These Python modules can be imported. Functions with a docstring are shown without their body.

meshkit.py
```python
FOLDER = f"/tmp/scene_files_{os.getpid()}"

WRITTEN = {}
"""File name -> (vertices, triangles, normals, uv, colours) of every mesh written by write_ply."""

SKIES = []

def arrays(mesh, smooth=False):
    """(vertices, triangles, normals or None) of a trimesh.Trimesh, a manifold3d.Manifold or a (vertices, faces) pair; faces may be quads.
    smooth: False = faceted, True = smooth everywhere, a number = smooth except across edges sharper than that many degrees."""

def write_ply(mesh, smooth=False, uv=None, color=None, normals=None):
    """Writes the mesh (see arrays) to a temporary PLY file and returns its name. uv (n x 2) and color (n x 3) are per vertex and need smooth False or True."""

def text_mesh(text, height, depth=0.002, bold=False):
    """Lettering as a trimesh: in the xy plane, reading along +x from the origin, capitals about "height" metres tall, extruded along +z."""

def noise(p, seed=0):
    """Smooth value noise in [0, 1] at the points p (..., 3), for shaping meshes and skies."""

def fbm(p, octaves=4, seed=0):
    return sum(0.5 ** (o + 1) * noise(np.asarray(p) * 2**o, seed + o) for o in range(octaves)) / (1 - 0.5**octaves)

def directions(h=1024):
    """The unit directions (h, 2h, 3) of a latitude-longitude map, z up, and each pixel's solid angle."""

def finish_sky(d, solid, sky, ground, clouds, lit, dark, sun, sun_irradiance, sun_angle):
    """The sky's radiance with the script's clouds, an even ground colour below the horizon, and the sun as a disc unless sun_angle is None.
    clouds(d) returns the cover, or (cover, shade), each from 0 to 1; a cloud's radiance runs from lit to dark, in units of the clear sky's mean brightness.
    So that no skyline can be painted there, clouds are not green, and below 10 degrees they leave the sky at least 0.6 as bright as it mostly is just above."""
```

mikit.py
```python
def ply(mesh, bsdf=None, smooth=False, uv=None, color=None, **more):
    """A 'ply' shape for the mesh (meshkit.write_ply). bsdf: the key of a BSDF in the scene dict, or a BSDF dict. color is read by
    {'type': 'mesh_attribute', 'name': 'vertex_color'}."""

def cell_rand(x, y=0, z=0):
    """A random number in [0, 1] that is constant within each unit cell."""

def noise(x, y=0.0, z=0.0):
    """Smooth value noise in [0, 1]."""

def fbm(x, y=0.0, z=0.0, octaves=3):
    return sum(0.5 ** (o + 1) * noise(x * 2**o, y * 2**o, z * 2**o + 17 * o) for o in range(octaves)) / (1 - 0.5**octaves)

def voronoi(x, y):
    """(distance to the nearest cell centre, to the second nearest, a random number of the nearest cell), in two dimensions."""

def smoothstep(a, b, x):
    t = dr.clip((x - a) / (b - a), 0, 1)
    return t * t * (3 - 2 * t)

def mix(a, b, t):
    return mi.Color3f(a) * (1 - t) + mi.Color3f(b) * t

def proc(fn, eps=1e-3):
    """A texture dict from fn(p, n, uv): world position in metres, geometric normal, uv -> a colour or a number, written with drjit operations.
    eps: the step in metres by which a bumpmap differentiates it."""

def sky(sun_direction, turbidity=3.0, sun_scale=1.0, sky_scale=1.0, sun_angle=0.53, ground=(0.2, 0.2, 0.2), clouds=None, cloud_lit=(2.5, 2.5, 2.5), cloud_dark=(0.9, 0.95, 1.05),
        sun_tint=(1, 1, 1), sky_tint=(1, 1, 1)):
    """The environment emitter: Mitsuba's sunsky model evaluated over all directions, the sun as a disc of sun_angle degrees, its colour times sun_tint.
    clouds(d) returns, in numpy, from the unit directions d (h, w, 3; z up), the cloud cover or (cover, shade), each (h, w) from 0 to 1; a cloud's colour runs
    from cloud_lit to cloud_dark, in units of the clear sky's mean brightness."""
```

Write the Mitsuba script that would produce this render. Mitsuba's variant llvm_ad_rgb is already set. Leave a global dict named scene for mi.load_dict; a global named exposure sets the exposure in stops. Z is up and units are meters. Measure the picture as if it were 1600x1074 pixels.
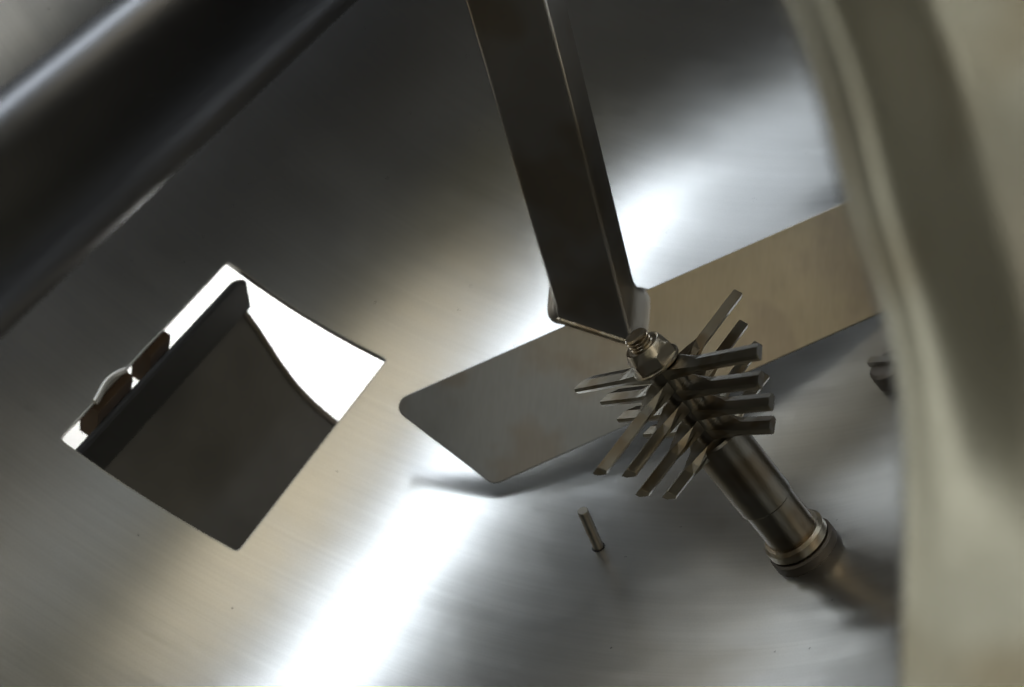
import math
import numpy as np, trimesh, shapely
import shapely.geometry as sg
import drjit as dr
import mitsuba as mi
import meshkit, mikit
from mikit import noise, fbm, smoothstep, mix, cell_rand

T = mi.ScalarTransform4f
scene, labels = {}, {}

# ------------------------------------------------------------------ camera
# The drum lies along +x, its axis is y = z = 0, its inner radius 0.45 m.  Angles "al" run from straight down (0) towards +y.
exposure = 0.0
CAM = np.array([0.0, -0.2347, 0.4415]); FWD = np.array([0.6116, 0.0706, -0.7880]); UP = np.array([0.6497, 0.5235, 0.5512])
scene['camera'] = {'type': 'thinlens', 'fov': 41.71, 'fov_axis': 'x', 'aperture_radius': 0.0040, 'focus_distance': 0.815,
                   'near_clip': 0.02, 'far_clip': 60.0,
                   'to_world': T().look_at(origin=CAM.tolist(), target=(CAM + FWD).tolist(), up=UP.tolist())}

# ------------------------------------------------------------------ lights (see lamp builders below)
DAY_L = (6.6, 7.3, 8.0)      # daylight panel at the front opening
WARM_L = (1.0, 0.86, 0.58)        # warm panel above it
WINDOW_L = (2.0, 2.0, 1.72)        # bright window in the workshop wall behind the camera
SKYLIGHT_L = (0.30, 0.33, 0.37)   # dim cool ceiling panel
REAR_L = (0.85, 0.95, 1.05)       # dim daylight panel at the rear opening
VENT_L = (1.05, 1.0, 0.88)          # pale panel over the small vent
FLOOR_L = (32.0, 32.0, 32.0)    # flood lamp that lights the white floor
ROOM_L = (0.80, 0.72, 0.57)        # workshop ceiling lamp

# ------------------------------------------------------------------ helpers
def rad(al):
    a = math.radians(al)
    return np.array([0.0, math.sin(a), -math.cos(a)])

def cyl(x, al, r):
    return np.array([x, 0.0, 0.0]) + r * rad(al)

def tag(key, label=None, cat=None, group=None, kind=None):
    d = {}
    if label: d['label'] = label
    if cat: d['category'] = cat
    if group: d['group'] = group
    if kind: d['kind'] = kind
    labels[key] = d

def put(key, mesh, bsdf, smooth=30, **kw):
    scene[key] = mikit.ply(mesh, bsdf, smooth=smooth, **kw)

def frame(o, ex, ey, ez):
    M = np.eye(4); M[:3, 0], M[:3, 1], M[:3, 2], M[:3, 3] = ex, ey, ez, o
    return M

def moved(m, M):
    v = np.asarray(m.vertices) @ M[:3, :3].T + M[:3, 3]
    f = np.asarray(m.faces)
    if np.linalg.det(M[:3, :3]) < 0: f = f[:, ::-1]
    return trimesh.Trimesh(v, f, process=False)

def loft(sections, cap=True):
    """Rings of equal length joined into a tube with flat caps."""
    S = np.asarray(sections, float); n, k = S.shape[:2]
    v = S.reshape(-1, 3); f = []
    for i in range(n - 1):
        for j in range(k):
            a, b, c, d = i * k + j, i * k + (j + 1) % k, (i + 1) * k + (j + 1) % k, (i + 1) * k + j
            f += [[a, b, c], [a, c, d]]
    v = list(v)
    if cap:
        for i, flip in ((0, True), (n - 1, False)):
            o = len(v); v += list(S[i]); v.append(S[i].mean(0))
            for j in range(k):
                t = [o + j, o + (j + 1) % k, o + k]
                f.append(t[::-1] if flip else t)
    m = trimesh.Trimesh(np.array(v), np.array(f), process=False)
    if m.volume < 0: m.invert()
    return m

def lathe(profile, axis_o, axis_d, n=96):
    """Revolves (radius, height) about the axis; the profile may start and end on it."""
    d = axis_d / np.linalg.norm(axis_d)
    u = np.cross(d, [0.3, 0.8, 0.52]); u /= np.linalg.norm(u); w = np.cross(d, u)
    t = np.arange(n) * 2 * math.pi / n
    ring = np.cos(t)[:, None] * u + np.sin(t)[:, None] * w
    S = np.array([axis_o + d * h + ring * max(r, 1e-5) for r, h in profile])
    return loft(S, cap=False)

def box(size, M):
    return moved(trimesh.creation.box(size), M)

def chamfer_extrude(poly, depth, c):
    """Extrudes a shapely polygon along +z with chamfered rims (vertices moved along their normals)."""
    p = np.array(poly.exterior.coords)[:-1]
    if shapely.LinearRing(p).is_ccw is False: p = p[::-1]
    e = np.roll(p, -1, 0) - p; e /= np.linalg.norm(e, axis=1, keepdims=True)
    nr = np.stack([e[:, 1], -e[:, 0]], 1); vn = nr + np.roll(nr, 1, 0); vn /= (np.linalg.norm(vn, axis=1, keepdims=True) ** 2 / 2)
    ins = p - vn * c
    rings = [(ins, 0), (p, c), (p, depth - c), (ins, depth)]
    S = [np.column_stack([q, np.full(len(q), z)]) for q, z in rings]
    return loft(S)

# ------------------------------------------------------------------ materials
def metal(name, base, rough, aniso=0.0, tint=None, wave=0.0, scale=9.0, fine=0.0, spots=True):
    base = [float(v) for v in base]
    def col(p, n, uv):
        a = fbm(p.x * scale, p.y * scale, p.z * scale, 3)
        s = noise(p.x * 55, p.y * 55, p.z * 55)
        g = cell_rand(p.x * 2600, p.y * 2600, p.z * 2600)
        k = 0.88 + 0.20 * a + 0.05 * s + 0.03 * g
        c = mi.Color3f(*base) * k
        if tint is not None:
            c = mix(c, mi.Color3f(*tint) * k, smoothstep(0.45, 0.72, fbm(p.x * scale * 2.1 + 7, p.y * scale * 2.1, p.z * scale * 2.1, 3)))
        return c
    def rgh(p, n, uv):
        a = fbm(p.x * scale * 1.7 + 3, p.y * scale * 1.7, p.z * scale * 1.7, 3)
        s = noise(p.x * 300, p.y * 300, p.z * 300)
        return rough * (0.84 + 0.26 * a + 0.08 * s)
    b = {'type': 'principled', 'base_color': mikit.proc(col), 'roughness': mikit.proc(rgh), 'metallic': 1.0, 'anisotropic': aniso, 'specular': 0.5}
    if wave > 0:
        def bmp(p, n, uv):
            w = fbm(p.x * 14, p.y * 14, p.z * 14, 2)
            f = noise(p.x * 160, p.y * 900, p.z * 900)
            return wave * w + fine * f
        b = {'type': 'bumpmap', 'scale': 1.0, 'arbitrary': mikit.proc(bmp, 2e-4), 'bsdf': b}
    scene[name] = {'type': 'twosided', 'bsdf': b}

def shell_material():
    base = [0.515, 0.51, 0.495]
    def col(p, n, uv):
        a = fbm(p.x * 5, p.y * 5, p.z * 5, 3)
        # faint rings of brush grain that run round the drum
        br = noise(uv.x * 900, uv.y * 14)
        br2 = noise(uv.x * 260, uv.y * 7 + 9)
        g = cell_rand(uv.x * 1900, uv.y * 1900)
        # few dark specks of dried powder
        c0x, c0y = dr.floor(uv.x * 34), dr.floor(uv.y * 34)
        rx, ry, rr = cell_rand(c0x, c0y, 5), cell_rand(c0x, c0y, 6), cell_rand(c0x, c0y, 7)
        d = dr.sqrt(dr.square(uv.x * 34 - c0x - 0.15 - 0.7 * rx) + dr.square(uv.y * 34 - c0y - 0.15 - 0.7 * ry))
        speck = dr.select(rr > 0.90, 1 - smoothstep(0.008 + 0.016 * ry, 0.02 + 0.022 * ry, d), 0)
        k = 0.86 + 0.16 * a + 0.05 * (br - 0.5) + 0.03 * (br2 - 0.5) + 0.05 * (g - 0.5)
        return mi.Color3f(*base) * k * (1 - 0.55 * speck)
    def rgh(p, n, uv):
        a = fbm(uv.x * 6 + 2, uv.y * 6, 0.0, 3)
        sm = smoothstep(0.50, 0.62, fbm(uv.x * 21 + 5 + 0.8 * a, uv.y * 12, 2.0, 4))
        st = noise(uv.x * 420, uv.y * 10)
        m = 1 - smoothstep(-0.46, -0.24, uv.y)
        return (0.225 + 0.025 * m) * (0.79 + 0.30 * a + 0.07 * st + 0.07 * sm)
    def bmp(p, n, uv):
        w = fbm(uv.x * 9, uv.y * 5, 3.0, 2)
        w2 = fbm(uv.x * 26, uv.y * 7, 5.0, 3)
        f = noise(uv.x * 1100, uv.y * 18)
        m = 0.05 + 0.95 * (1 - smoothstep(-0.45, -0.20, uv.y))
        w3 = fbm(uv.x * 62, uv.y * 3.5, 8.0, 3)
        return 0.0011 * w + 0.00016 * w3 + 0.0013 * m * w2 + 0.000003 * f
    b = {'type': 'principled', 'base_color': mikit.proc(col), 'roughness': mikit.proc(rgh), 'metallic': 1.0, 'anisotropic': 0.6}
    scene['drum_steel'] = {'type': 'twosided', 'bsdf': {'type': 'bumpmap', 'scale': 1.0, 'arbitrary': mikit.proc(bmp, 2e-4), 'bsdf': b}}

shell_material()
metal('plate_steel', (0.40, 0.39, 0.37), 0.36, tint=(0.37, 0.33, 0.275), wave=0.0005, fine=0.000004)
def paddle_material():
    # ground plate: grey at its free end, browned by the heat of welding towards the arm and beyond
    def col(p, n, uv):
        a = fbm(p.x * 22, p.y * 22, p.z * 22, 4)
        b = fbm(p.x * 9 + 4, p.y * 9, p.z * 9, 3)
        h = smoothstep(0.585, 0.675, p.x + 0.10 * (b - 0.5))
        g = noise((p.x + p.z) * 160, (p.y - 0.6 * p.x) * 1400)
        c = mix(mi.Color3f(0.285, 0.295, 0.305), mi.Color3f(0.31, 0.268, 0.195), h)
        patch = smoothstep(0.48, 0.64, a) * 0.5
        c = mix(c, mi.Color3f(0.24, 0.20, 0.16), patch)
        g2 = noise((p.x + p.z) * 60, (p.y - 0.6 * p.x) * 520)
        return c * (0.92 + 0.12 * a + 0.06 * (g - 0.5) + 0.06 * (g2 - 0.5))
    def rgh(p, n, uv):
        return 0.35 * (0.82 + 0.36 * fbm(p.x * 26, p.y * 26, p.z * 26, 4))
    def bmp(p, n, uv):
        return 0.0006 * fbm(p.x * 14, p.y * 14, p.z * 14, 2) + 0.000006 * noise((p.x + p.z) * 160, (p.y - 0.6 * p.x) * 1400)
    b = {'type': 'principled', 'base_color': mikit.proc(col), 'roughness': mikit.proc(rgh), 'metallic': 1.0}
    scene['paddle_steel'] = {'type': 'twosided', 'bsdf': {'type': 'bumpmap', 'scale': 1.0, 'arbitrary': mikit.proc(bmp, 2e-4), 'bsdf': b}}
paddle_material()
metal('arm_steel', (0.36, 0.345, 0.325), 0.36, tint=(0.30, 0.26, 0.21), wave=0.0016, fine=0.000004)
metal('blade_steel', (0.27, 0.25, 0.21), 0.30, tint=(0.21, 0.165, 0.11), scale=30)
metal('nut_steel', (0.42, 0.38, 0.31), 0.26, tint=(0.36, 0.28, 0.19), scale=40)
metal('shaft_steel', (0.25, 0.23, 0.195), 0.27, tint=(0.20, 0.16, 0.115), scale=20)
metal('weld_steel', (0.50, 0.44, 0.34), 0.33, tint=(0.36, 0.28, 0.19), scale=45)
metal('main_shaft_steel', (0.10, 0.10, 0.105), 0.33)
metal('plough_steel', (0.36, 0.355, 0.325), 0.52, tint=(0.26, 0.235, 0.19), wave=0.004, scale=9)
metal('dark_steel', (0.16, 0.14, 0.12), 0.50, scale=25)
def matte(name, c, rough=0.6, var=0.15, scale=12):
    def col(p, n, uv):
        return mi.Color3f(*c) * (1 - var + 2 * var * fbm(p.x * scale, p.y * scale, p.z * scale, 3))
    scene[name] = {'type': 'twosided', 'bsdf': {'type': 'principled', 'base_color': mikit.proc(col), 'roughness': rough, 'specular': 0.4}}
matte('rubber', (0.013, 0.013, 0.014), 0.65)
matte('hinge_bronze', (0.075, 0.045, 0.026), 0.85, 0.3, 60)
matte('flap_coating', (0.060, 0.056, 0.052), 0.40, 0.35, 22)
matte('floor_paint', (0.86, 0.86, 0.85), 0.7, 0.04)
matte('wall_paint', (0.55, 0.54, 0.48), 0.8, 0.06)
matte('lamp_housing', (0.6, 0.6, 0.6), 0.5, 0.05)

# ------------------------------------------------------------------ the workshop around the drum (only seen in reflections and through the port)
def sheet(corners):
    return trimesh.Trimesh(np.array(corners, float), [[0, 1, 2], [0, 2, 3]], process=False)
X0, X1, Y0, Y1, Z0, Z1 = -3.0, 5.5, -3.2, 3.6, -1.15, 2.6
put('floor', sheet([(X0, Y0, Z0), (X1, Y0, Z0), (X1, Y1, Z0), (X0, Y1, Z0)]), 'floor_paint', False); tag('floor', kind='structure')
put('ceiling', sheet([(X0, Y0, Z1), (X0, Y1, Z1), (X1, Y1, Z1), (X1, Y0, Z1)]), 'wall_paint', False); tag('ceiling', kind='structure')
for nm, c in (('wall_left', [(X0, Y0, Z0), (X0, Y1, Z0), (X0, Y1, Z1), (X0, Y0, Z1)]), ('wall_right', [(X1, Y0, Z0), (X1, Y0, Z1), (X1, Y1, Z1), (X1, Y1, Z0)]),
              ('wall_front', [(X0, Y0, Z0), (X0, Y0, Z1), (X1, Y0, Z1), (X1, Y0, Z0)]), ('wall_back', [(X0, Y1, Z0), (X1, Y1, Z0), (X1, Y1, Z1), (X0, Y1, Z1)])):
    put(nm, sheet(c), 'wall_paint', False); tag(nm, kind='structure')

def lamp(key, centre, ex, ey, w, h, radiance, label):
    """A flat lamp: a housing tray and a glowing diffuser that shines along ex x ey."""
    ex = np.array(ex, float) / np.linalg.norm(ex); ey = np.array(ey, float) - ex * np.dot(ex, ey); ey /= np.linalg.norm(ey); ez = np.cross(ex, ey)
    c = np.array(centre, float)
    scene[key + '__diffuser'] = mikit.ply(sheet([c + ex * a * w / 2 + ey * b * h / 2 for a, b in ((-1, -1), (1, -1), (1, 1), (-1, 1))]), 'lamp_housing',
                                          emitter={'type': 'area', 'radiance': {'type': 'rgb', 'value': list(radiance)}})
    put(key + '__housing', box((w + .01, h + .01, .02), frame(c - ez * .014, ex, ey, ez)), 'lamp_housing', False)
    tag(key, label, 'lamp')

def slot_lamp(key, x0, x1, a0, a1, r, radiance, label):
    am = (a0 + a1) / 2
    d = rad(am); tdir = np.cross(d, [1.0, 0, 0]); 
    w = 2 * r * math.sin(math.radians(a1 - a0) / 2)
    lamp(key, cyl((x0 + x1) / 2, am, r), (1, 0, 0), np.cross(-d, (1, 0, 0)), x1 - x0, w, radiance, label)

# ------------------------------------------------------------------ mixing drum
R, TH = 0.45, 0.005
XA, XB = -0.60, 2.40
PORT = (0.3985, 0.606, -10.2, 9.25)           # x0, x1, al0, al1
ACCESS = (-0.45, 0.49, 150.0, 262.0)
SLOT = (0.24, 1.84, 82.0, 146.0)
REAR = (1.46, 2.22, 60.0, 95.0)
VENT = (1.08, 1.24, 228.0, 243.0)
HOLES = [PORT, ACCESS, SLOT, VENT, REAR]

def drum_shell():
    xs = set(np.round(np.linspace(XA, XB, 121), 5)); als = set(np.round(np.arange(-180, 180, 1.5), 4))
    for x0, x1, a0, a1 in HOLES:
        xs |= {x0, x1}; als |= {round((a + 180) % 360 - 180, 4) for a in (a0, a1)}
    xs = sorted(xs); als = sorted(als); nA = len(als); als_c = als + [als[0] + 360]
    xs = np.array(xs)
    def hole(i, j):
        xm = (xs[i] + xs[i + 1]) / 2; am = ((als_c[j] + als_c[j + 1]) / 2) % 360
        for x0, x1, a0, a1 in HOLES:
            if x0 < xm < x1 and ((am - a0) % 360) < (a1 - a0): return True
        return False
    solid = np.array([[not hole(i, j) for j in range(nA)] for i in range(len(xs) - 1)])
    V, F, UV, NV = [], [], [], []
    def vid(r, sgn):
        o = len(V)
        for x in xs:
            for a in als_c:
                V.append(cyl(x, a, r)); UV.append((x, math.radians(a) * R)); NV.append(rad(a) * sgn)
        return o
    K = nA + 1
    for r, inner in ((R, True), (R + TH, False)):
        o = vid(r, -1 if inner else 1)
        for i in range(len(xs) - 1):
            for j in range(nA):
                if not solid[i, j]: continue
                a, b, c, d = o + i * K + j, o + (i + 1) * K + j, o + (i + 1) * K + j + 1, o + i * K + j + 1
                F.extend([[a, b, c], [a, c, d]] if inner else [[a, c, b], [a, d, c]])
    def wallquad(p, q):
        o = len(V)
        for (x, a) in (p, q):
            for r in (R, R + TH):
                V.append(cyl(x, a, r)); UV.append((x, math.radians(a) * R))
        fn = np.cross(V[o + 1] - V[o], V[o + 3] - V[o]); NV.extend([fn / np.linalg.norm(fn)] * 4)
        F.extend([[o, o + 1, o + 3], [o, o + 3, o + 2]])
    nx = len(xs) - 1
    for i in range(nx):
        for j in range(nA):
            if not solid[i, j]: continue
            if i + 1 < nx and not solid[i + 1, j]: wallquad((xs[i + 1], als_c[j]), (xs[i + 1], als_c[j + 1]))
            if i > 0 and not solid[i - 1, j]: wallquad((xs[i], als_c[j + 1]), (xs[i], als_c[j]))
            if not solid[i, (j + 1) % nA]: wallquad((xs[i + 1], als_c[j + 1]), (xs[i], als_c[j + 1]))
            if not solid[i, j - 1]: wallquad((xs[i], als_c[j]), (xs[i + 1], als_c[j]))
    return (np.array(V), np.array(F)), np.array(UV), np.array(NV)

m, uv, nv = drum_shell()
scene['mixing_drum__shell'] = {'type': 'ply', 'filename': meshkit.write_ply(m, False, uv, normals=nv), 'face_normals': False, 'bsdf': {'type': 'ref', 'id': 'drum_steel'}}
for k, x in (('mixing_drum__end_wall', XA - .006), ('mixing_drum__end_wall_001', XB + .006)):
    put(k, lathe([(0, -.006), (R + TH, -.006), (R + TH, .006), (0, .006)], np.array([x, 0, 0]), np.array([1.0, 0, 0]), 128), 'arm_steel', False)
tag('mixing_drum', 'large brushed steel mixing drum whose curved inner wall fills the background', 'mixing drum')

def port_lip():
    x0, x1, a0, a1 = PORT
    ks = math.degrees(1 / R)
    rect = sg.Polygon([(x0, a0 / ks), (x1, a0 / ks), (x1, a1 / ks), (x0, a1 / ks)]).buffer(-.004).buffer(.0046, quad_segs=6)
    L = rect.exterior.length; c = [rect.exterior.interpolate(s).coords[0] for s in np.linspace(0, L, 260, endpoint=False)]
    P = np.array([cyl(x, a * ks, R + .0004) for x, a in c]); d = np.roll(P, -1, 0) - np.roll(P, 1, 0); d /= np.linalg.norm(d, axis=1, keepdims=True)
    u = np.array([[0, -p[1], -p[2]] for p in P]); u /= np.linalg.norm(u, axis=1, keepdims=True); w = np.cross(d, u)
    t = np.arange(10) * 2 * math.pi / 10
    S = [p + (np.cos(t)[:, None] * a + np.sin(t)[:, None] * b) * .0006 for p, a, b in zip(P, u, w)]
    return loft(S + [S[0]], cap=False)
put('mixing_drum__port_lip', port_lip(), 'plate_steel', 60)

# ------------------------------------------------------------------ discharge flap that hangs under the port
def flap():
    prof = [(0.0545, -.4935), (.047, -.500), (.036, -.509), (.0237, -.5215), (.006, -.540), (-.016, -.5575), (-.038, -.567), (-.058, -.5715), (-.085, -.573), (-.112, -.570), (-.135, -.563)]
    p = np.array(prof)
    tt = np.linspace(0, len(p) - 1, 60); ii = np.minimum(tt.astype(int), len(p) - 2); q = p[ii] + (p[ii + 1] - p[ii]) * (tt - ii)[:, None]
    k = np.array([.25, .5, .25])
    for _ in range(6):
        q[1:-1] = .25 * q[:-2] + .5 * q[1:-1] + .25 * q[2:]
    return q
q = flap()
def strip_solid(q, x0, x1, th, side=-1):
    d = np.gradient(q, axis=0); d /= np.linalg.norm(d, axis=1, keepdims=True); nrm = np.stack([-d[:, 1], d[:, 0]], 1)
    if nrm[len(nrm) // 2, 1] > 0: nrm = -nrm
    o = q + nrm * th
    ring = np.vstack([q, o[::-1]])
    A = np.column_stack([np.full(len(ring), x0), ring]); B = np.column_stack([np.full(len(ring), x1), ring])
    n = len(ring); v = np.vstack([A, B]); f = []
    for j in range(n):
        b = (j + 1) % n; f += [[j, b, n + b], [j, n + b, n + j]]
    h = n // 2
    for j in range(h - 1):
        f += [[j, n - 1 - j, n - 2 - j], [j, n - 2 - j, j + 1]]; f += [[n + j, n + n - 2 - j, n + n - 1 - j], [n + j, n + j + 1, n + n - 2 - j]]
    m = trimesh.Trimesh(v, np.array(f), process=False)
    if m.volume < 0: m.invert()
    return m
put('discharge_flap__panel', strip_solid(q, .345, .604, .006), 'flap_coating', 40)
# the raised rim along the curved end and the seal strip along the hinge side
rq = q + np.array([0, .0022])
put('discharge_flap__rim', strip_solid(rq, .6045, .6095, .0085), 'dark_steel', 40)
seal = sg.Polygon([(.335, -.033), (.335, .001), (.601, .001), (.611, -.006), (.611, -.033)]).buffer(.0025).buffer(0)
ez = np.array([0, -.55, .09]); e_z = np.array([0, -0.96, 0.28]); up_ = np.array([0, .30, 1.0]); up_ /= np.linalg.norm(up_); nn = np.cross([1, 0, 0], up_)
put('discharge_flap__seal_strip', moved(chamfer_extrude(seal, .007, .002), frame(np.array([0, .0637, -.4615]) , np.array([1.0, 0, 0]), up_, nn)), 'rubber', 30)
def hinge(key, x0, x1):
    put(key, box((x1 - x0, .016, .044), frame(np.array([(x0 + x1) / 2, .0765, -.4755]), np.array([1.0, 0, 0]), np.array([0, 1.0, 0]), np.array([0, 0, 1.0]))), 'hinge_bronze', False)
hinge('discharge_flap__hinge_lug', .437, .4775)
hinge('discharge_flap__hinge_lug_001', .500, .525)
put('discharge_flap__hinge_bolt', lathe([(0, 0), (.0060, 0), (.0060, .005), (0, .005)], np.array([.4775, .0765, -.470]), np.array([1.0, 0, 0]), 6), 'rubber', False)
tag('discharge_flap', 'dark curved discharge flap hanging open below the square port in the drum wall', 'flap')
tag('discharge_flap__seal_strip', 'black rubber seal strip along the hinge side')

# bent clip that peeps over the port's hinge-side edge
def tube(pts, r, n=14, flat=1.0):
    P = np.asarray(pts, float); d = np.gradient(P, axis=0); d /= np.linalg.norm(d, axis=1, keepdims=True)
    S = []
    for p, t in zip(P, d):
        u = np.cross(t, p * [0, 1, 1]); u /= np.linalg.norm(u); w = np.cross(t, u); a = np.arange(n) * 2 * math.pi / n
        S.append(p + (np.cos(a)[:, None] * u + np.sin(a)[:, None] * w * flat) * r)
    return loft(S)
cl = [cyl(.437 + .036 * s, 9.25 + .50 * math.sin(math.pi * s ** 1.25) ** 1.2, .4490) for s in np.linspace(0, 1, 30)]
put('wire_clip', tube(cl, .0026, flat=.6), 'plate_steel', 50)
tag('wire_clip', 'small pale bent wire clip on the hinge side edge of the square port', 'clip')

# ------------------------------------------------------------------ main shaft
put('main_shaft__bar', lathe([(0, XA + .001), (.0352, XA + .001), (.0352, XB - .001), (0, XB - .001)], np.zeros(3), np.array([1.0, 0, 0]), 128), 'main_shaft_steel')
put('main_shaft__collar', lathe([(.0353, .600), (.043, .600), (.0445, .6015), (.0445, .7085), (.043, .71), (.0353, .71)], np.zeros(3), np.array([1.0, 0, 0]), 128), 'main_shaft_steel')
tag('main_shaft', 'thick dark blurred round shaft running along the drum in the upper left', 'shaft')

# ------------------------------------------------------------------ mixing paddle: arm and flat plate near the wall
PC = np.array([0.635, -0.2232, -0.3121]); PE = np.array([0.6423, -0.5715, 0.5107]); PW = np.array([-0.5203, -0.8144, -0.2569]); PN = np.array([-0.5628, 0.1007, 0.8205])
PE /= np.linalg.norm(PE); PW -= PE * (PW @ PE); PW /= np.linalg.norm(PW); PN = np.cross(PE, PW); PN *= np.sign(PN[2])
plate = sg.Polygon([(-.1688, -.0216), (-.1190, .0648), (.2000, .0612), (.2450, -.0229)])
plate = plate.buffer(-.009, quad_segs=10).buffer(.009, quad_segs=10)
pm = chamfer_extrude(plate, .0045, .0006)
put('mixing_paddle__plate', moved(pm, frame(PC - PN * .0045, PE, PW, PN)), 'paddle_steel', 25)
def arm():
    x, al, w, t, b = .6504, -33.82, .0532, .030, math.radians(81.95)
    N = rad(al); U = np.array([1.0, 0, 0]); V = np.cross(N, U)
    d1 = math.cos(b) * U + math.sin(b) * V; d2 = -math.sin(b) * U + math.cos(b) * V
    rect = sg.Polygon([(-w / 2, -t / 2), (w / 2, -t / 2), (w / 2, t / 2), (-w / 2, t / 2)]).buffer(-.0022).buffer(.0022, quad_segs=4)
    P = np.array(rect.exterior.coords)[:-1]
    P = np.array([rect.exterior.interpolate(s).coords[0] for s in np.linspace(0, rect.exterior.length, 120, endpoint=False)])
    e = np.roll(P, -1, 0) - np.roll(P, 1, 0); e /= np.linalg.norm(e, axis=1, keepdims=True)
    nr = np.stack([e[:, 1], -e[:, 0]], 1)
    if (nr * P).sum() < 0: nr = -nr
    for _ in range(8): nr = .25 * np.roll(nr, 1, 0) + .5 * nr + .25 * np.roll(nr, -1, 0)
    nr /= np.linalg.norm(nr, axis=1, keepdims=True)
    fl = .012
    fv = .0018 + .0125 * np.clip(nr[:, 0], 0, 1) ** 3 + .007 * np.clip(-nr[:, 0], 0, 1) ** 3
    secs = []
    A0 = np.array([x, 0, 0])
    def at(P2, h):
        base = A0 + P2[:, :1] * d1 + P2[:, 1:] * d2
        r = ((PC - base) @ PN) / (N @ PN)
        return base + (r - h)[:, None] * N
    base = A0 + P[:, :1] * d1 + P[:, 1:] * d2
    secs.append(base + N * .030)
    for r in (.06, .10, .14, .18, .20, .22, .24, .26, .28, .30):
        # the bar was bent slightly by hammering: shallow kinks on its edge
        off = np.zeros(3)
        secs.append(base + N * r + off)
    for k in range(0, 13):
        ph = k / 12 * math.pi / 2
        o = (1 - math.cos(ph)) * fv[:, None]; h = fl * (1 - math.sin(ph))
        secs.append(at(P + nr * o, h * 1.3 - .0006))
    return loft(secs, cap=True)
put('mixing_paddle__arm', arm(), 'arm_steel', 35)
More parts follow.
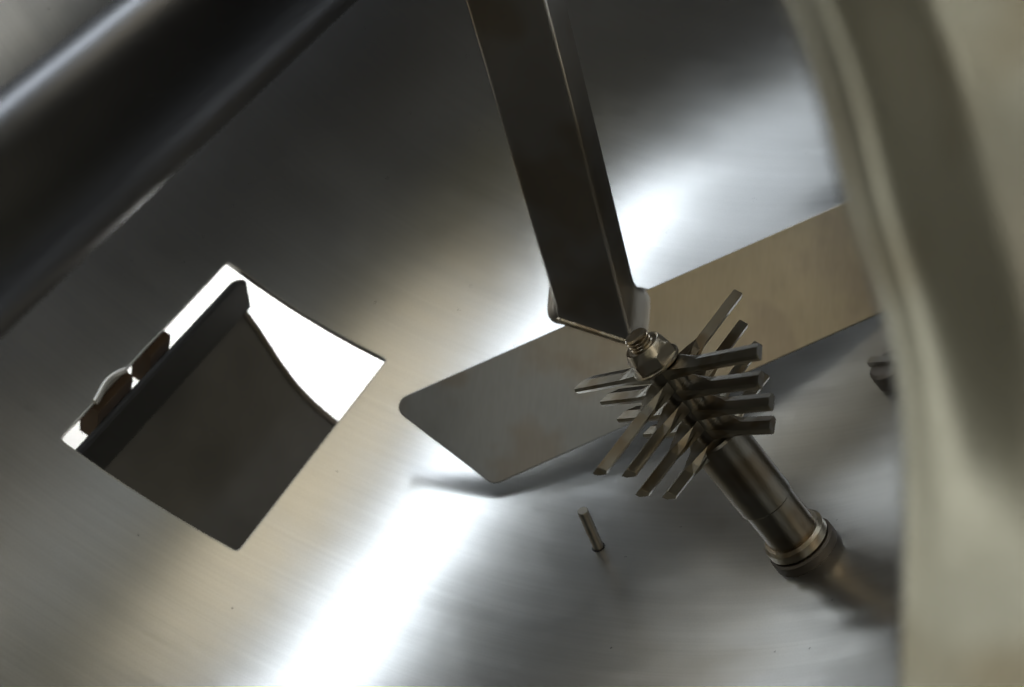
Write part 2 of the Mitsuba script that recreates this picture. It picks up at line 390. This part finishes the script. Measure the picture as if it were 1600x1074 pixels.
def foot_lines():
    """Per step along the arm's front side: top of the gusset on the arm, its toe on the plate, and a point inside."""
    x, al, w, t, b = .6504, -33.82, .0532, .030, math.radians(81.95)
    N = rad(al); U = np.array([1.0, 0, 0]); V = np.cross(N, U)
    d1 = math.cos(b) * U + math.sin(b) * V; d2 = -math.sin(b) * U + math.cos(b) * V
    rows = []
    for u in np.linspace(0, 1, 110):
        def on(side):
            base = np.array([x, 0, 0]) + (-w / 2 - .0008 + (w + .0016) * u) * d1 + side * d2
            return base + N * ((PC - base) @ PN) / (N @ PN)
        h = .0012; o = .002
        rows.append((on(t / 2 + .0004) - N * h, on(t / 2 + o) - PN * .0004, on(t / 2 - .004) - PN * .0005))
    return rows
def weld():
    P = np.array([r[0] for r in foot_lines()]); d = np.gradient(P, axis=0); d /= np.linalg.norm(d, axis=1, keepdims=True)
    S = []; a = np.arange(14) * 2 * math.pi / 14
    for k, (p, tt) in enumerate(zip(P, d)):
        u = np.cross(tt, PN); u /= np.linalg.norm(u); v = np.cross(u, tt)
        rr = .0021 * (1 + .10 * math.sin(k * 1.05) + .3 * (meshkit.fbm(np.array([[k * .11, 3.0, 1.0]]), 3)[0] - .5)) * min(1, .5 + k / 8, .5 + (109 - k) / 8)
        S.append(p + (np.cos(a)[:, None] * u * 1.2 + np.sin(a)[:, None] * v * .9) * rr)
    return loft(S)
put('mixing_paddle__weld', weld(), 'weld_steel', 50)
tag('mixing_paddle__weld', 'tan rippled weld bead at the foot of the arm')
tag('mixing_paddle', 'flat steel mixing paddle with rounded pointed left end on a long upright dark arm', 'mixing paddle')

# ------------------------------------------------------------------ chopper: radial spindle with crossed blades
CX, CAL = .4955, -61.0
CN = -rad(CAL)                       # points inwards, away from the wall
CO = np.array([CX, 0, 0])
CU = np.array([1.0, 0, 0]); CV = np.cross(rad(CAL), CU)
def cpos(r): return CO + rad(CAL) * r
def turned(profile, n=96):
    """profile: (radius, r from the drum axis)."""
    return lathe([(a, b) for a, b in profile], CO, rad(CAL), n)
def ring(r0, r1, R1, c=.0008, R0=0.0):
    return [(R0, r0), (R1 - c, r0), (R1, r0 + c), (R1, r1 - c), (R1 - c, r1), (R0, r1)]
K = 'chopper'
put(K + '__spindle', turned([(0, .350), (.0160, .350), (.0172, .3515), (.0172, .4048), (.0160, .4062), (.0160, .4345), (0, .4345)]), 'shaft_steel')
put(K + '__hub', turned(ring(.2930, .356, .0095)), 'shaft_steel')
put(K + '__collar', turned(ring(.4335, .4425, .0200, .0018)), 'nut_steel')
put(K + '__base_ring', turned([(0, .4426), (.0200, .4426), (.0214, .4438), (.0216, .4520), (0, .4520)]), 'dark_steel')
put(K + '__washer', turned(ring(.2915, .2937, .0150, .0006)), 'nut_steel')
def thread():
    prof = [(0, .2712), (.0060, .2712), (.0070, .2722)]
    r = .2722
    while r < .2815:
        prof += [(.0070, r + .0005), (.0059, r + .0011), (.0059, r + .0013), (.0070, r + .0020)]; r += .0021
    return prof + [(.0068, .293), (0, .293)]
put(K + '__bolt', turned(thread(), 64), 'nut_steel', 20)
def nut():
    AF = .0122
    n = 120; t = np.arange(n) * 2 * math.pi / n + math.radians(8)
    hexr = AF / np.cos((np.arange(n) * 2 * math.pi / n) % (math.pi / 3) - math.pi / 6)
    rings = []
    for r, cap_r in ((.2790, .0096), (.2786, .0108), (.2800, .0114), (.2822, .0122), (.2838, .0131), (.2846, .0150), (.2912, .0150), (.2916, .0134)):
        rr = np.minimum(hexr, cap_r)
        rings.append(cpos(r) + (np.cos(t) * rr)[:, None] * CU + (np.sin(t) * rr)[:, None] * CV)
    return loft(rings)
put(K + '__nut', nut(), 'nut_steel', 18)
RECT = np.array([(-6.8, 0), (-6.8, 3.7), (6.8, 3.7), (6.8, 0), (6.8, -3.7), (-6.8, -3.7)]) * .001
BEVA = np.array([(-6.4, -.4), (-1.5, 3.1), (-1.0, 3.1), (6.4, -.9), (3.8, -2.9), (-3.8, -2.9)]) * .001
BEVB = np.array([(-7.0, .2), (-6.4, 2.3), (0, 2.8), (6.2, .5), (5.6, -2.2), (-6.0, -2.2)]) * .001
def bar(r, ang, l0, l1, bev, slant, s=1.0):
    a = math.radians(ang); d = math.cos(a) * CU + math.sin(a) * CV; q = np.cross(CN, d)
    st = []
    for L, sg_ in ((l0, -1), (l1, 1)):
        rows = [(0.011, 0.0), (.024, .6), (.030, 1.0), (L - .0006, 1.0), (L, .93)]
        st.append([(sg_ * p, k) for p, k in rows])
    seq = st[0][::-1] + st[1]
    S = []
    for p, k in seq:
        kk = min(k * 1.0, 1.0) if abs(p) < min(l0, l1) - .002 else 1.0
        sec = RECT * (1 - kk) + bev * kk
        if k == .93: sec = sec * .95
        end = abs(p) > .04
        S.append(cpos(r) + d * p + sec[:, :1] * q + sec[:, 1:] * CN + (d * np.sign(p) * slant * sec[:, :1] if end else 0))
    return loft(S)
BL = [('B', .2980, 97.2, .0690, .0757), ('A', .3060, 12.9, .0724, .0736), ('B', .3135, 100.4, .0615, .0676), ('A', .3212, 12.8, .0595, .0635),
      ('B', .3290, 100.9, .0600, .0640), ('A', .3365, 14.8, .0599, .0613), ('B', .3443, 102.5, .0500, .0540), ('A', .3520, 16.2, .0474, .0515)]
for i, (kind, r, ang, l0, l1) in enumerate(BL):
    key = K + '__blade' + (f'_{i:03d}' if i else '')
    put(key, bar(r, ang, l0, l1, BEVA if kind == 'A' else BEVB, .15 if kind == 'A' else -.55), 'blade_steel', False)
tag(K, 'brown steel chopper with crossed bar blades and a nut on a slanted spindle', 'chopper')
tag(K + '__nut', 'shiny hexagonal lock nut at the tip')

# ------------------------------------------------------------------ small pin in the wall
pin0 = cyl(.4974, -40.6, .4515); pd = cyl(.4968, -40.75, .413) - pin0; L = np.linalg.norm(pd)
put('wall_pin__rod', lathe([(0, 0), (.0037, 0), (.0037, L - .0004), (.0033, L), (0, L)], pin0, pd, 48), 'shaft_steel')
put('wall_pin__bushing', lathe([(.0038, .0003), (.0038, .0019), (.0044, .0020), (.0047, .0017), (.0048, .0003)], pin0, pd, 48), 'rubber')
tag('wall_pin', 'short thin steel pin standing on the drum wall below the paddle', 'pin')

# ------------------------------------------------------------------ half hidden nozzle plug at the right
NX, NAL = 0.6484, -63.04
NO = np.array([NX, 0, 0])
put('wall_plug__body', lathe([(0, .4370), (.0128, .4370), (.0148, .4388), (.0148, .4515), (0, .4515)], NO, rad(NAL), 64), 'dark_steel')
nq = np.cross(-rad(NAL), CU); na = math.radians(75); nd = math.cos(na) * CU + math.sin(na) * nq
put('wall_plug__bar', box((.030, .006, .004), frame(cyl(NX, NAL, .4355), nd, np.cross(-rad(NAL), nd), -rad(NAL))), 'plate_steel', False)
tag('wall_plug', 'dark round plug on the drum wall half hidden behind the blurred plough', 'plug')

# ------------------------------------------------------------------ foreground plough, out of focus
PLOUGH = [[[0.2331,-0.2188,0.2913],[0.2338,-0.2215,0.2926],[0.235,-0.2247,0.2939],[0.2441,-0.2282,0.2907],[0.2611,-0.2319,0.2828],[0.28,-0.236,0.2741],[0.2965,-0.2412,0.2676],[0.302,-0.2477,0.2684],[0.3062,-0.2555,0.2709],[0.3124,-0.2671,0.2747],[0.3193,-0.2801,0.2789]],[[0.2332,-0.234,0.2778],[0.234,-0.2367,0.2792],[0.2352,-0.24,0.2806],[0.2442,-0.2441,0.2771],[0.2608,-0.2488,0.2688],[0.2792,-0.2541,0.2596],[0.2952,-0.2603,0.2527],[0.3009,-0.2672,0.2535],[0.3051,-0.2752,0.2561],[0.3115,-0.2872,0.26],[0.3186,-0.3005,0.2643]],[[0.2321,-0.2467,0.2655],[0.233,-0.2494,0.2668],[0.2344,-0.2528,0.2683],[0.2432,-0.2574,0.2647],[0.2592,-0.2629,0.256],[0.2771,-0.2691,0.2464],[0.2928,-0.2762,0.2392],[0.2984,-0.2833,0.24],[0.3027,-0.2915,0.2427],[0.3093,-0.3038,0.2466],[0.3165,-0.3174,0.251]],[[0.2297,-0.2613,0.2501],[0.2308,-0.2641,0.2514],[0.2324,-0.2676,0.2528],[0.2402,-0.2725,0.2497],[0.254,-0.2787,0.2419],[0.2694,-0.2856,0.2332],[0.283,-0.2931,0.2267],[0.2883,-0.3003,0.2276],[0.2927,-0.3086,0.2303],[0.2993,-0.3209,0.2343],[0.3066,-0.3347,0.2388]],[[0.2276,-0.2754,0.2367],[0.2289,-0.2783,0.238],[0.2306,-0.2819,0.2393],[0.237,-0.287,0.2371],[0.2479,-0.2933,0.2311],[0.2599,-0.3002,0.2245],[0.2707,-0.3076,0.2196],[0.2756,-0.3147,0.2208],[0.2799,-0.3229,0.2235],[0.2864,-0.3352,0.2274],[0.2937,-0.3488,0.2318]],[[0.2245,-0.2894,0.2226],[0.226,-0.2924,0.2238],[0.2279,-0.2961,0.2251],[0.2328,-0.3012,0.224],[0.2404,-0.3071,0.2205],[0.2488,-0.3135,0.2166],[0.2566,-0.3204,0.2138],[0.2609,-0.3274,0.2153],[0.2652,-0.3354,0.2179],[0.2716,-0.3474,0.2218],[0.2787,-0.3608,0.2261]],[[0.2197,-0.3017,0.2073],[0.2213,-0.3049,0.2084],[0.2233,-0.3087,0.2097],[0.2269,-0.3136,0.2099],[0.2318,-0.3189,0.2088],[0.2369,-0.3245,0.2076],[0.242,-0.3306,0.207],[0.2458,-0.3374,0.2088],[0.2501,-0.3453,0.2114],[0.2564,-0.3572,0.2152],[0.2634,-0.3704,0.2195]],[[0.2125,-0.3154,0.1884],[0.2143,-0.3186,0.1894],[0.2163,-0.3226,0.1907],[0.219,-0.3272,0.192],[0.2218,-0.332,0.1931],[0.2246,-0.3367,0.1941],[0.2277,-0.3421,0.1954],[0.2313,-0.3487,0.1975],[0.2355,-0.3566,0.2001],[0.2418,-0.3685,0.2039],[0.2488,-0.3817,0.2081]],[[0.2041,-0.3288,0.1684],[0.2059,-0.3322,0.1695],[0.208,-0.3363,0.1708],[0.2105,-0.341,0.1724],[0.2131,-0.3457,0.1739],[0.2156,-0.3504,0.1754],[0.2184,-0.3558,0.1771],[0.222,-0.3625,0.1793],[0.2263,-0.3706,0.1819],[0.2328,-0.3828,0.1859],[0.2399,-0.3962,0.1902]],[[0.1927,-0.3461,0.1433],[0.1946,-0.3495,0.1444],[0.1968,-0.3537,0.1457],[0.1994,-0.3586,0.1473],[0.202,-0.3635,0.1489],[0.2046,-0.3684,0.1505],[0.2075,-0.374,0.1523],[0.2113,-0.3809,0.1545],[0.2157,-0.3893,0.1572],[0.2224,-0.4019,0.1613],[0.2298,-0.4158,0.1658]]]
def plough():
    """A folded sheet: rows run along its free edge, columns go from the edge over the ridge to the broad face."""
    from scipy.interpolate import RectBivariateSpline
    C = np.array(PLOUGH)
    a, b = C.shape[:2]
    G = np.stack([RectBivariateSpline(np.arange(a), np.arange(b), C[..., k], kx=3, ky=3, s=0)(np.linspace(0, a - 1, 80), np.linspace(0, b - 1, 44)) for k in range(3)], -1)
    dv, du = np.gradient(G, axis=0), np.gradient(G, axis=1)
    nn = np.cross(du, dv); nn /= np.linalg.norm(nn, axis=2, keepdims=True)
    if (nn * (CAM - G)).sum() < 0: nn = -nn
    back = G - nn * .004
    return loft([np.vstack([G[i], back[i][::-1]]) for i in range(len(G))])
put('plough_blade', plough(), 'plough_steel', 50)
tag('plough_blade', 'large blurred pale steel plough blade in the right foreground', 'plough blade')

# ------------------------------------------------------------------ lamps of the workshop
slot_lamp('daylight_lamp', .28, 1.78, 97.0, 107.5, .475, DAY_L, 'long daylight lamp panel outside the front opening of the drum')
slot_lamp('warm_lamp', .60, 1.40, 117.5, 138.0, .480, WARM_L, 'dim warm lamp panel above the front opening of the drum')
lamp('floor_lamp', (1.35, .15, -.52), (1, 0, 0), (0, -1, 0), .5, .25, FLOOR_L, 'flood lamp under the drum shining down on the white floor')
lamp('ceiling_lamp', (-.2, -.3, 2.45), (1, 0, 0), (0, -1, 0), 1.9, 1.8, ROOM_L, 'ceiling lamp panel above the open hatch of the drum')
slot_lamp('vent_lamp', 1.09, 1.23, 229.0, 242.0, .475, VENT_L, 'pale lamp panel over the small square vent in the top of the drum')
lamp('workshop_window', (-1.7, -3.17, .75), (-1, 0, 0), (0, 0, 1), 2.5, 2.6, WINDOW_L, 'bright workshop window behind the camera facing the open hatch of the drum')
labels['workshop_window']['category'] = 'window'
lamp('ceiling_lamp_001', (-1.9, 1.3, 2.45), (1, 0, 0), (0, -1, 0), 1.4, 1.6, SKYLIGHT_L, 'dim cool ceiling panel beyond the ceiling lamp over the open hatch of the drum')
slot_lamp('daylight_lamp_001', 1.52, 2.16, 64.0, 94.0, .482, REAR_L, 'dim daylight lamp panel outside the rear opening of the drum')
